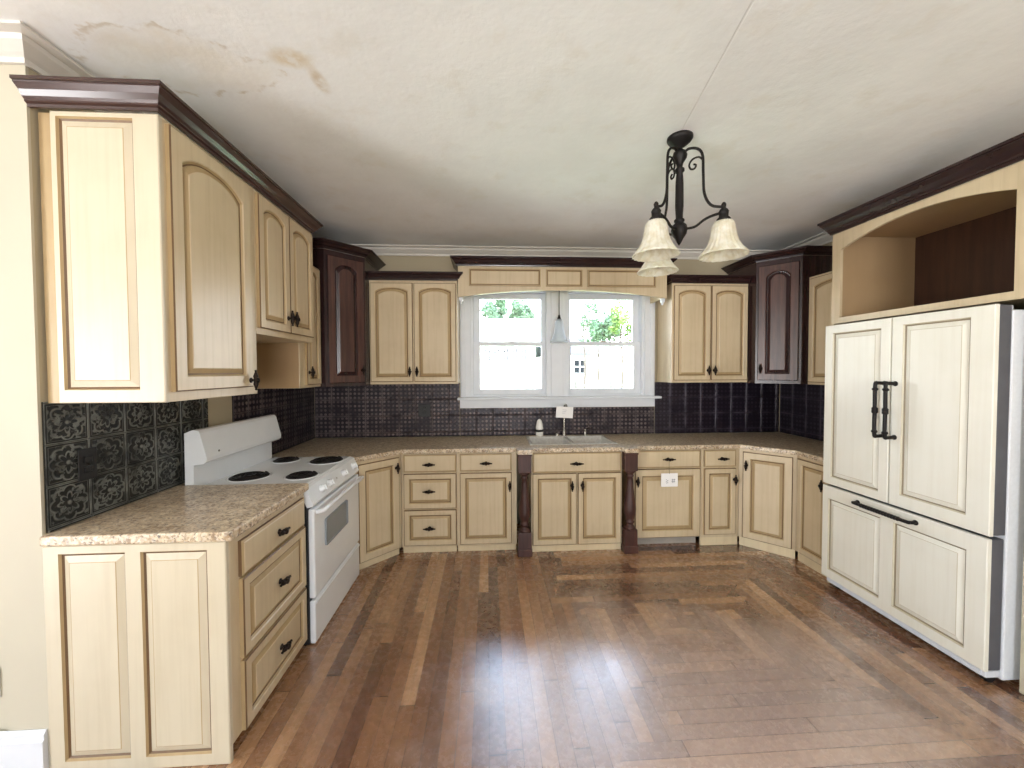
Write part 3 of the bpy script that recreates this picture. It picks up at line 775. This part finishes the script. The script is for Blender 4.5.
for y in (.150, .260, .380, .500, .690):
    c = Vector((SX(-.9665), y, .866)); M = Matrix.Translation(c) @ nv.to_track_quat('Z', 'Y').to_matrix().to_4x4()
    if y == .380:
        b = new(); lathe(b, [(0, 0), (.006, 0), (.006, .004), (0, .005)], 12, M); obj('indicator', b, plain('grey_lens', srgb(190, 190, 186), .3), t); continue
    b = new(); lathe(b, [(0, 0), (.026, 0), (.026, .004), (.020, .006), (.018, .022), (.014, .026), (0, .026)], 18, M)
    k = obj('knob', b, WHITE_ENAMEL, t, smooth=True)
    b = new(); box(b, -.004, .004, -.017, .017, .0262, .034, .002); bmesh.ops.transform(b, matrix=M, verts=b.verts); obj('pointer', b, WHITE_ENAMEL, k)
b = new()                                                    # backguard: sloped console on a recessed riser
prof = [(.004, .90), (.052, .90), (.052, 1.055), (SX(-1.585+.042), 1.062), (SX(-1.568+.042), 1.075), (SX(-1.566+.042), 1.095), (SX(-1.600+.042), 1.235), (SX(-1.612+.042), 1.250), (SX(-1.64+.042), 1.253), (.006, 1.235)]
rings(b, [[(x, y, z) for x, z in prof] for y in (.001, .012, SW-.012, SW-.001)]); obj('backguard', b, WHITE_ENAMEL, t)
b = new(); lathe(b, [(0, 0), (.006, 0), (.006, .003), (0, .004)], 12, Matrix.Translation((SX(-1.5675+.042), .10, 1.118)) @ Matrix.Rotation(PI/2, 4, 'Y')); obj('badge', b, plain('grey_badge', srgb(120, 120, 124), .4), t)
for x, y, r in ((-1.43, .222, .104), (-1.43, .655, .082), (-1.115, .222, .086), (-1.130, .625, .108)):
    M = Matrix.Translation((SX(x), y, .927))
    b = new(); lathe(b, [(0, .0), (r+.014, 0), (r+.016, .003), (r+.010, .005), (r+.002, .001), (0, .001)], 28, M); br = obj('burner', b, WHITE_ENAMEL, t, smooth=True)
    b = new(); lathe(b, [(0, .001), (r, .001), (r+.003, .0045), (r-.004, .0075), (0, .0075)], 28, M)
    pts = []
    for k in range(120):
        a = k*.22; rr = .014+(r-.020)*k/119
        pts.append((SX(x)+rr*math.cos(a), y+rr*math.sin(a), .927+.010))
    tube(b, pts, .0045, 6)
    obj('coil', b, COIL, br, smooth=True)
b = new(); box(b, SX(-.985), SX(-.950), .006, SW-.006, .272, .790, .010, seg=3); door = obj('oven_door', b, WHITE_ENAMEL, t)
b = new(); box(b, SX(-.9505), SX(-.9475), .145, .505, .515, .680, .012)
obj('door_window', b, plain('grey_oven_glass', srgb(142, 148, 154), .12, var=.02), door)
b = new()
tube(b, smooth_path([(SX(-.95), .045, .762), (SX(-.915), .050, .770), (SX(-.905), .09, .776), (SX(-.903), .37, .780), (SX(-.905), SW-.09, .776), (SX(-.915), SW-.05, .770), (SX(-.95), SW-.045, .762)], 6), .014, 10)
obj('door_handle', b, WHITE_ENAMEL, door, smooth=True)
b = new(); box(b, SX(-.985), SX(-.952), .006, SW-.006, .008, .258, .010, seg=3); box(b, SX(-.955), SX(-.944), .02, SW-.02, .236, .252, .004); obj('storage_drawer', b, WHITE_ENAMEL, t)
for x in (.06, .62):
    for y in (.05, SW-.05):
        b = new(); lathe(b, [(0, 0), (.018, 0), (.018, .010), (.010, .014), (.010, .034), (0, .034)], 12, Matrix.Translation((x, y, 0))); obj('foot', b, BLACK, t)

# ------------------------------------------------------------------ refrigerator and its enclosure
t = thing('refrigerator', 'white refrigerator with cream panelled french doors and freezer drawer', 'refrigerator', (2.437, 1.700, 0))
b = new(); box(b, .094, .61, .004, .92, .035, 1.862, .006); obj('body', b, WHITE_FRIDGE, t)
# local helper: panel fronts face -x, so build in the rotated frame
FM = [FRIDGE_CREAM, cream_mat('grey_tan_glaze', srgb(136, 122, 98), srgb(160, 146, 120), .45), cream_mat('pale_tan_glaze', srgb(204, 196, 172), srgb(186, 176, 150), .4)]
Y2L = lambda y: 2.628-y
fr = bpy.data.objects
def fdoor(nm, ya, yb, za, zb, fields, fz):
    """ya>yb: far and near edges"""
    b = new(); w = ya-yb
    end_panel(b, [(ya-f0, fz[0]-0, f0-f1, fz[1]-fz[0]) for f0, f1 in fields], 0, za, w, zb-za, .022, 0)
    o = obj(nm, b, FM, t, (.022, ya-1.700, 0), -PI/2)
    b = new(); box(b, .002, w-.002, .0005, .066, za+.003, zb-.003, .002); obj('door_core', b, STEEL_EDGE, o)
    return o
d1 = fdoor('door', 2.628, 2.180, .758, 1.888, [(2.568, 2.236)], (.812, 1.832))
d2 = fdoor('door', 2.172, 1.704, .758, 1.888, [(2.112, 1.797)], (.830, 1.838))
d3 = fdoor('freezer_drawer', 2.628, 1.708, .082, .742, [(2.580, 2.218), (2.142, 1.790)], (.142, .655))
def bar(ya, za, yb, zb, out, nm, par, y_, knot):
    b = new()
    pass
for par, yd, s in ((d1, 2.628, 2.208), (d2, 2.172, 2.146)):
    lx = yd-s
    b = new(); o_ = -.022-.062
    tube(b, smooth_path([(lx, -.022, 1.490), (lx, -.068, 1.492), (lx, o_, 1.480), (lx, o_, 1.330), (lx, o_, 1.180), (lx, -.068, 1.166), (lx, -.022, 1.168)], 6), .0105, 8)
    for z in (1.455, 1.335, 1.325, 1.315, 1.195): lathe(b, [(.0105, -.009), (.0155, -.004), (.0155, .004), (.0105, .009)], 10, Matrix.Translation((lx, o_, z)))
    for z in (1.490, 1.168): lathe(b, [(0, 0), (.015, 0), (.015, .004), (.009, .010), (0, .010)], 12, Matrix.Translation((lx, -.022, z)) @ Matrix.Rotation(PI/2, 4, 'X'))
    obj('door_handle', b, IRON, par, smooth=True)
b = new(); o_ = -.022-.040; za = .700
xa, xb = 2.628-2.362, 2.628-2.022
tube(b, smooth_path([(xa, -.022, za), (xa+.004, o_+.008, za), (xa+.02, o_, za), ((xa+xb)/2, o_, za), (xb-.02, o_, za), (xb-.004, o_+.008, za), (xb, -.022, za)], 6), .010, 8)
for k in range(14): lathe(b, [(.010, -.007), (.0145, 0), (.010, .007)], 8, Matrix.Translation((xa+.06+k*(xb-xa-.12)/13, o_, za)) @ Matrix.Rotation(PI/2, 4, 'Y'))
for x in (xa, xb): lathe(b, [(0, 0), (.015, 0), (.015, .004), (.009, .010), (0, .010)], 12, Matrix.Translation((x, -.022, za)) @ Matrix.Rotation(PI/2, 4, 'X'))
obj('drawer_handle', b, IRON, d3, smooth=True)
b = new(); box(b, .016, .090, .012, .90, .046, .079, .004)
for k in range(4): box(b, .012, .017, .03, .88, .048+k*.008, .052+k*.008)
obj('grille', b, WHITE_FRIDGE, t)
for y in (.05, .87):
    b = new(); lathe(b, [(0, -.016), (.026, -.016), (.028, -.008), (.028, .008), (.026, .016), (0, .016)], 16, Matrix.Translation((.075, y, .029)) @ Matrix.Rotation(PI/2, 4, 'X')); obj('caster', b, BLACK, t)
b = new(); box(b, .030, .10, .008, .05, 1.862, 1.884, .004); obj('hinge_cover', b, WHITE_FRIDGE, t)

XE = 2.503
t = thing('refrigerator_enclosure', 'cream refrigerator surround with an arched open niche above', 'cabinet', (XE, 1.560, 0))
b = new(); box(b, .004, .588, 1.074, 1.092, .002, 2.545, .002); obj('far_side_panel', b, CREAM, t)
b = new(); box(b, .072, .588, 0, .115, .002, 1.9055, .003); obj('near_side_panel', b, CREAM_SIDE, t)
b = new()                                                    # face board with the arched opening
n = 24; ya, yb = .127, 1.028; top_ = []
for i in range(n+1):
    s = i/n; top_.append((ya+(yb-ya)*s, 2.425+.080*(1-abs(2*s-1)**2.0)))
def face_strip(pts_out, pts_in, x0, x1):
    R = []
    for (y0, z0), (y1, z1) in zip(pts_out, pts_in):
        R.append([(x0, y0, z0), (x0, y1, z1), (x1, y1, z1), (x1, y0, z0)])
    rings(b, R)
up = [(y, 2.548) for y, z in top_]
face_strip(up, top_, 0, .02)
box(b, 0, .02, 0, ya, 1.906, 2.548); box(b, 0, .02, yb, 1.092, 1.906, 2.548); box(b, 0, .02, ya, yb, 1.906, 1.946)
obj('face_frame', b, CREAM, t)
b = new(); box(b, .0205, .572, .120, 1.035, 1.915, 1.944, .001); obj('niche_shelf', b, CREAM, t)
b = new(); box(b, .0205, .572, 1.0355, 1.073, 1.945, 2.535); box(b, .0205, .572, .095, .1195, 1.945, 2.535); box(b, .0205, .572, .1196, 1.0354, 2.520, 2.535); obj('niche_lining', b, TAN, t)
b = new(); box(b, .0205, .588, .001, .0945, 1.907, 2.547, .002); obj('upper_side_panel', b, CREAM_SIDE, t)
b = new(); box(b, .573, .588, .0955, 1.060, 1.915, 2.5355); obj('niche_back_panel', b, NICHE_BACK, t)
cornice('long dark cornice along the top of the refrigerator surround', [(3.095, 2.653), (XE-.001, 2.653), (XE-.001, 1.560)], 2.5495, 2.650, .062)

# ------------------------------------------------------------------ lamps
YAW = -.0558
cx_, cy_ = 1.018, 1.985
t = thing('chandelier', 'black iron three-arm chandelier with cream bell shades', 'chandelier', (cx_, cy_, 0))
b = new(); lathe(b, [(0, 2.7995), (.064, 2.7995), (.064, 2.788), (.056, 2.776), (.030, 2.755), (.014, 2.744), (.012, 2.735), (0, 2.735)][::-1], 24); obj('canopy', b, IRON, t, smooth=True)
b = new(); lathe(b, [(0, 2.235), (.004, 2.240), (.010, 2.250), (.020, 2.270), (.036, 2.295), (.041, 2.318), (.036, 2.340), (.020, 2.355), (.026, 2.362), (.026, 2.370), (.017, 2.378), (.021, 2.44), (.020, 2.56), (.016, 2.615),
                     (.024, 2.622), (.024, 2.634), (.014, 2.645), (.018, 2.664), (.034, 2.690), (.037, 2.704), (.031, 2.722), (.016, 2.734), (.010, 2.745), (0, 2.746)], 22); obj('column', b, IRON, t, smooth=True)
ribf = lambda a, z: 1+.032*math.cos(22*a)
for deg in (-32, 215, 100):
    a = math.radians(deg)+YAW; c, s = math.cos(a), math.sin(a)
    P = lambda r, z: (c*r, s*r, z)
    R0 = .205
    b = new()
    tube(b, smooth_path([P(.02, 2.715), P(.045, 2.728), P(.085, 2.715), P(.108, 2.675), P(.112, 2.58), P(.118, 2.48), P(.148, 2.415), P(R0-.004, 2.392)], 7), .0068, 8)
    tube(b, smooth_path([P(.030, 2.318), P(.075, 2.320), P(.115, 2.345), P(.150, 2.358), P(R0-.004, 2.366)], 7), .0068, 8)
    sp = [P(.108, 2.655), P(.090, 2.672), P(.062, 2.668), P(.046, 2.645), P(.052, 2.622), P(.070, 2.618), P(.078, 2.634), P(.066, 2.642)]
    tube(b, smooth_path(sp, 6), [.0055]*43 if False else .0048, 7)
    arm = obj('arm', b, IRON, t, smooth=True)
    b = new(); M = Matrix.Translation(P(R0, 0))
    lathe(b, [(r_, z_-.030) for r_, z_ in [(0, 2.350), (.030, 2.352), (.032, 2.362), (.021, 2.374), (.022, 2.388), (.024, 2.398), (.017, 2.410), (.009, 2.416), (.011, 2.426), (.012, 2.434), (.006, 2.444), (0, 2.447)]], 18, M)
    obj('shade_holder', b, IRON, arm, smooth=True)
    b = new()
    prof = [(.028, 2.322), (.041, 2.318), (.050, 2.302), (.054, 2.275), (.059, 2.245), (.069, 2.212), (.086, 2.182), (.104, 2.160), (.113, 2.149)]
    inner = [(r-.005, z) for r, z in prof[::-1]]
    rs = []
    for r, z in prof+inner:
        rs.append([Vector(P(R0, 0))+Vector((r*ribf(2*PI*i/88, z)*math.cos(2*PI*i/88), r*ribf(2*PI*i/88, z)*math.sin(2*PI*i/88), z+0)) for i in range(88)])
    rings(b, rs, None, cap0=False, cap1=False)
    obj('bell_shade', b, ALABASTER, arm, smooth=True)
    b = new(); lathe(b, [(0, 2.232), (.016, 2.240), (.024, 2.260), (.022, 2.285), (.013, 2.305), (.013, 2.321), (0, 2.322)], 14, M); obj('bulb', b, BOTTLE, arm, smooth=True)

t = thing('pendant_lamp', 'small clear glass bell pendant hanging in front of the window', 'lamp', (.706, 3.72, 0))
b = new(); lathe(b, [(0, 2.5145), (.055, 2.5145), (.055, 2.505), (.02, 2.49), (0, 2.489)][::-1], 18); obj('canopy', b, IRON, t, smooth=True)
b = new(); tube(b, [(0, 0, 2.495), (0, 0, 2.12)], .0045, 8); obj('cord', b, BLACK, t)
b = new(); lathe(b, [(0, 2.125), (.010, 2.122), (.013, 2.10), (.018, 2.09), (.018, 2.062), (0, 2.06)], 14); obj('socket', b, IRON, t, smooth=True)
b = new()
prof = [(.019, 2.082), (.032, 2.070), (.040, 2.040), (.046, 1.985), (.058, 1.925), (.078, 1.878), (.090, 1.852)]
lathe(b, prof+[(r-.003, z) for r, z in prof[::-1]], 28); 
SH = NT('pressed_white_glass'); 
_d = SH.node('ShaderNodeBsdfTranslucent'); _d.inputs[0].default_value = (.92, .94, .96, 1)
_t = SH.node('ShaderNodeBsdfTransparent'); _t.inputs[0].default_value = (.95, .97, 1, 1)
_g = SH.node('ShaderNodeBsdfGlossy'); _g.inputs[1].default_value = .1
_m = SH.node('ShaderNodeMixShader'); _m.inputs[0].default_value = .55
_m2 = SH.node('ShaderNodeMixShader'); _m2.inputs[0].default_value = .08
SH.l.new(_d.outputs[0], _m.inputs[1]); SH.l.new(_t.outputs[0], _m.inputs[2]); SH.l.new(_m.outputs[0], _m2.inputs[1]); SH.l.new(_g.outputs[0], _m2.inputs[2]); SH.l.new(_m2.outputs[0], SH.out.inputs[0])
obj('bell_shade', b, SH.m, t, smooth=True)

# ------------------------------------------------------------------ outside the window
GZ = .15
b = new(); box(b, -30, 34, 4.6, 46, GZ-.2, GZ); struct('lawn', b, mottled('lawn_grass', srgb(150, 168, 110), srgb(180, 186, 140), .8))
SIDING = mottled('white_siding', srgb(238, 238, 236), srgb(230, 231, 230), 3, .7)
ROOFM = mottled('pale_shingles', srgb(84, 88, 94), srgb(66, 70, 76), 9, .8)
DARKGLASS = plain('dark_window_glass', srgb(24, 27, 32), .6, spec=.1)
def house(label, x0, x1, y0, y1, zt, zr, wins, roof_mat, ridge_x=True):
    t = thing('house', label, 'house', ((x0+x1)/2, y0, GZ), 0, 'houses beyond the window')
    cx = (x0+x1)/2
    L = lambda x, y, z: (x-cx, y-y0, z-GZ)
    b = new(); box(b, x0-cx, x1-cx, 0, y1-y0, 0, zt-GZ); obj('walls', b, SIDING, t)
    b = new(); e = .4; ym = (y1-y0)/2
    if ridge_x:
        tri = [(-e, zt-GZ-.1), (ym, zr-GZ), (y1-y0+e, zt-GZ-.1), (y1-y0+e, zt-GZ+.05), (ym, zr-GZ+.16), (-e, zt-GZ+.05)]
        rings(b, [[(x, y, z) for y, z in tri] for x in (x0-cx-e, x1-cx+e)])
    else:
        hw = (x1-x0)/2
        tri = [(-hw-e, zt-GZ-.1), (0, zr-GZ), (hw+e, zt-GZ-.1), (hw+e, zt-GZ+.05), (0, zr-GZ+.18), (-hw-e, zt-GZ+.05)]
        rings(b, [[(x, y, z) for x, z in tri] for y in (-e, y1-y0+e)])
        gb = new(); A = [gb.verts.new((x, .0, z)) for x, z in ((-hw, zt-GZ), (hw, zt-GZ), (0, zr-GZ-.02))]; B = [gb.verts.new((v.co.x, .15, v.co.z)) for v in A]
        gb.faces.new(A); gb.faces.new(B[::-1])
        for i in range(3): gb.faces.new((A[i], B[i], B[(i+1) % 3], A[(i+1) % 3]))
        obj('gable', gb, SIDING, t)
    obj('roof', b, roof_mat, t)
    for wx, wz, ww, wh in wins:
        b = new()
        x, z = wx-cx, wz-GZ
        box(b, x-ww/2-.09, x+ww/2+.09, -.05, -.001, z-.09, z+wh+.09, .01); f = obj('window', b, SIDING, t)
        b = new(); 
        for i in (0, 1):
            for j in (0, 1): box(b, x-ww/2+i*(ww/2+.03), x-ww/2+i*(ww/2+.03)+ww/2-.03, -.062, -.052, z+j*(wh/2+.04), z+j*(wh/2+.04)+wh/2-.04)
        obj('panes', b, DARKGLASS, f)
house('white house with a row of windows beyond the left window', -3.6, 3.05, 24, 33, 3.4, 5.3, [(.02+k*.57, 2.22, .36, .76) for k in range(5)], plain('white_metal_roof', srgb(236, 236, 236), .5, var=.01))
house('white house with grey roof beyond the right window', 4.4, 7.4, 27, 34, 2.75, 4.0, [(5.1, 1.4, .8, .9), (6.6, 1.4, .8, .9)], ROOFM)
def tree(label, x, y, z0, h, r, leafc, seed, n=2400, trunk=.16, ls=.17):
    """trunk and limbs with a crown of leaf blades between z0 and h"""
    random.seed(seed)
    t = thing('tree', label, 'tree', (x, y, GZ), 0, 'trees beyond the window')
    b = new(); zc = (z0+h)/2
    tube(b, smooth_path([(0, 0, 0), (.06, .05, zc*.45), (-.05, .1, zc*.8), (.05, 0, zc)], 5), [trunk*(1-.8*i/15) for i in range(16)], 8)
    for k in range(6):
        a = k*1.05+random.random(); zz = z0*.8+(zc-z0)*k/6
        tube(b, smooth_path([(0, 0, zz), (r*.3*math.cos(a), r*.3*math.sin(a), zz+h*.06), (r*.7*math.cos(a), r*.7*math.sin(a), zz+h*.14)], 4), [trunk*.4*(1-.8*i/8) for i in range(9)], 6)
    obj('trunk', b, plain('grey_bark', srgb(74, 66, 58), .9), t)
    b = new(); cl = []
    while len(cl) < 18:
        v = Vector((random.uniform(-1, 1), random.uniform(-1, 1), random.uniform(-1, 1)))
        if v.length < 1: cl.append((Vector((v.x*.62*r, v.y*.62*r, zc+v.z*(h-z0)*.36)), r*random.uniform(.26, .38)))
    for _ in range(n):
        c, rr = random.choice(cl)
        d = Vector((random.gauss(0, 1), random.gauss(0, 1), random.gauss(0, 1))).normalized()*rr*random.random()**.33
        p = c+d; q_ = random.uniform(.5, 1)*ls
        u = Vector((random.gauss(0, 1), random.gauss(0, 1), random.gauss(0, 1))).normalized(); w = u.orthogonal().normalized()*.6
        b.faces.new([b.verts.new(p+q*q_) for q in (u, w, -u, -w)])
    obj('foliage', b, leafc, t)
LEAF1 = mottled('fresh_green_leaves', srgb(74, 104, 38), srgb(104, 132, 56), 1.3)
LEAF2 = mottled('dark_green_leaves', srgb(62, 88, 58), srgb(84, 108, 78), 1.3)
tree('round green tree above the white house at the left of the left window', .7, 37, 4.2, 9.4, 1.9, LEAF2, 1, 4200, ls=.22)
tree('loose green tree above the white house at the right of the left window', 3.7, 43, 4.5, 10.6, 2.7, LEAF2, 2, 5200, ls=.22)
tree('leafy tree with open branches at the left of the right window', 4.75, 18.5, 2.7, 5.6, 1.0, LEAF2, 3, 900, .08, .09)
tree('bright yellow green tree at the right of the right window', 6.75, 18.8, 2.5, 5.4, .95, LEAF1, 4, 1100, .08, .11)
tree('wide dark tree behind the grey roofed house', 12.4, 42, 3.0, 9.6, 3.0, LEAF2, 5, 4200, ls=.22)
t = thing('picket_fence', 'grey wooden fence low in the right window', 'fence', (5.3, 16.0, GZ))
FG = mottled('grey_fence_wood', srgb(84, 80, 76), srgb(100, 96, 90), 3)
b = new(); box(b, -1.6, 1.6, -.02, .02, .75, .83); box(b, -1.6, 1.6, -.02, .02, .30, .38); obj('rails', b, FG, t)
for k in range(14):
    b = new(); x = -1.5+k*.23; box(b, x-.04, x+.04, -.045, -.021, .05, 1.02); obj('picket', b, FG, t)
for x in (-1.58, 0, 1.58):
    b = new(); box(b, x-.05, x+.05, .021, .12, 0, 1.1); obj('post', b, FG, t)

# ------------------------------------------------------------------ camera
f_px, pcx, pcy = 381.2456, 508.695, 380.884
yaw, pit, rol = .0558164457, .0262396812, -.00394325748
cyw, syw, cp, sp, cr, sr = math.cos(yaw), math.sin(yaw), math.cos(pit), math.sin(pit), math.cos(rol), math.sin(rol)
xr = Vector((cyw, -syw, 0)); fw = Vector((syw*cp, cyw*cp, -sp)); zr = Vector((syw*sp, cyw*sp, cp))
R_ = cr*xr+sr*zr; U_ = -sr*xr+cr*zr
cd = bpy.data.cameras.new('camera'); cam = bpy.data.objects.new('camera', cd); col.objects.link(cam)
cam.matrix_world = Matrix(((R_.x, U_.x, -fw.x, 0), (R_.y, U_.y, -fw.y, 0), (R_.z, U_.z, -fw.z, 1.57576), (0, 0, 0, 1)))
cd.sensor_fit = 'HORIZONTAL'; cd.sensor_width = 36; cd.lens = f_px/1024*36
cd.shift_x = (512-pcx)/1024; cd.shift_y = (pcy-384)/1024; cd.clip_start = .05; cd.clip_end = 200
sc.camera = cam

# ------------------------------------------------------------------ light
w = bpy.data.worlds.new('sky'); sc.world = w; w.use_nodes = True
nt = w.node_tree; N = nt.nodes; bg = N['Background']
tc = N.new('ShaderNodeTexCoord'); sx = N.new('ShaderNodeSeparateXYZ'); rp = N.new('ShaderNodeValToRGB'); mr = N.new('ShaderNodeMapRange')
nt.links.new(tc.outputs['Generated'], sx.inputs[0]); nt.links.new(sx.outputs[2], mr.inputs[0])
mr.inputs[1].default_value = -1; mr.inputs[2].default_value = 1
nt.links.new(mr.outputs[0], rp.inputs[0]); nt.links.new(rp.outputs[0], bg.inputs[0])
e = rp.color_ramp.elements
e[0].position = .0; e[0].color = (1.5, 1.5, 1.5, 1)
e[1].position = 1; e[1].color = (.42, .62, 1.0, 1)
x = e.new(.49); x.color = (1.5, 1.5, 1.5, 1)  # below the horizon: extra brightness added to light the ceiling
x = e.new(.52); x.color = (.96, .98, 1.0, 1)
x = e.new(.72); x.color = (.64, .79, 1.0, 1)
bg.inputs[1].default_value = 16
w.cycles.sampling_method = 'AUTOMATIC'
def portal(loc, d, sx_, sy_):
    l = bpy.data.lights.new('daylight_opening', 'AREA'); l.shape = 'RECTANGLE'; l.size = sx_; l.size_y = sy_; l.cycles.is_portal = True
    o = bpy.data.objects.new('daylight_opening', l); col.objects.link(o); o.location = loc
    o.rotation_euler = Vector(d).to_track_quat('-Z', 'Y').to_euler()
for h0, h1, z0, z1 in REAR: portal(((h0+h1)/2, -3.19, (z0+z1)/2), (0, 1, 0), h1-h0, z1-z0)
for h0, h1, z0, z1 in SIDE: portal((-4.59, (h0+h1)/2, (z0+z1)/2), (1, 0, 0), h1-h0, z1-z0)
portal((.73, YB+.03, (WZ0+WZ1)/2), (0, -1, 0), WX1-WX0, WZ1-WZ0)
sl = bpy.data.lights.new('sun', 'SUN'); sl.energy = 14.0; sl.angle = .02; sl.color = (1, .97, .92)
so = bpy.data.objects.new('sun', sl); col.objects.link(so)
so.rotation_euler = Vector((.55, .62, -.75)).to_track_quat('-Z', 'Y').to_euler()

vs = sc.view_settings
vs.view_transform = 'Standard'; vs.look = 'None'; vs.gamma = 1; vs.use_curve_mapping = False
vs.exposure = -0.04
sc.cycles.diffuse_bounces = 6; sc.cycles.transparent_max_bounces = 12
sc.cycles.sample_clamp_indirect = 8
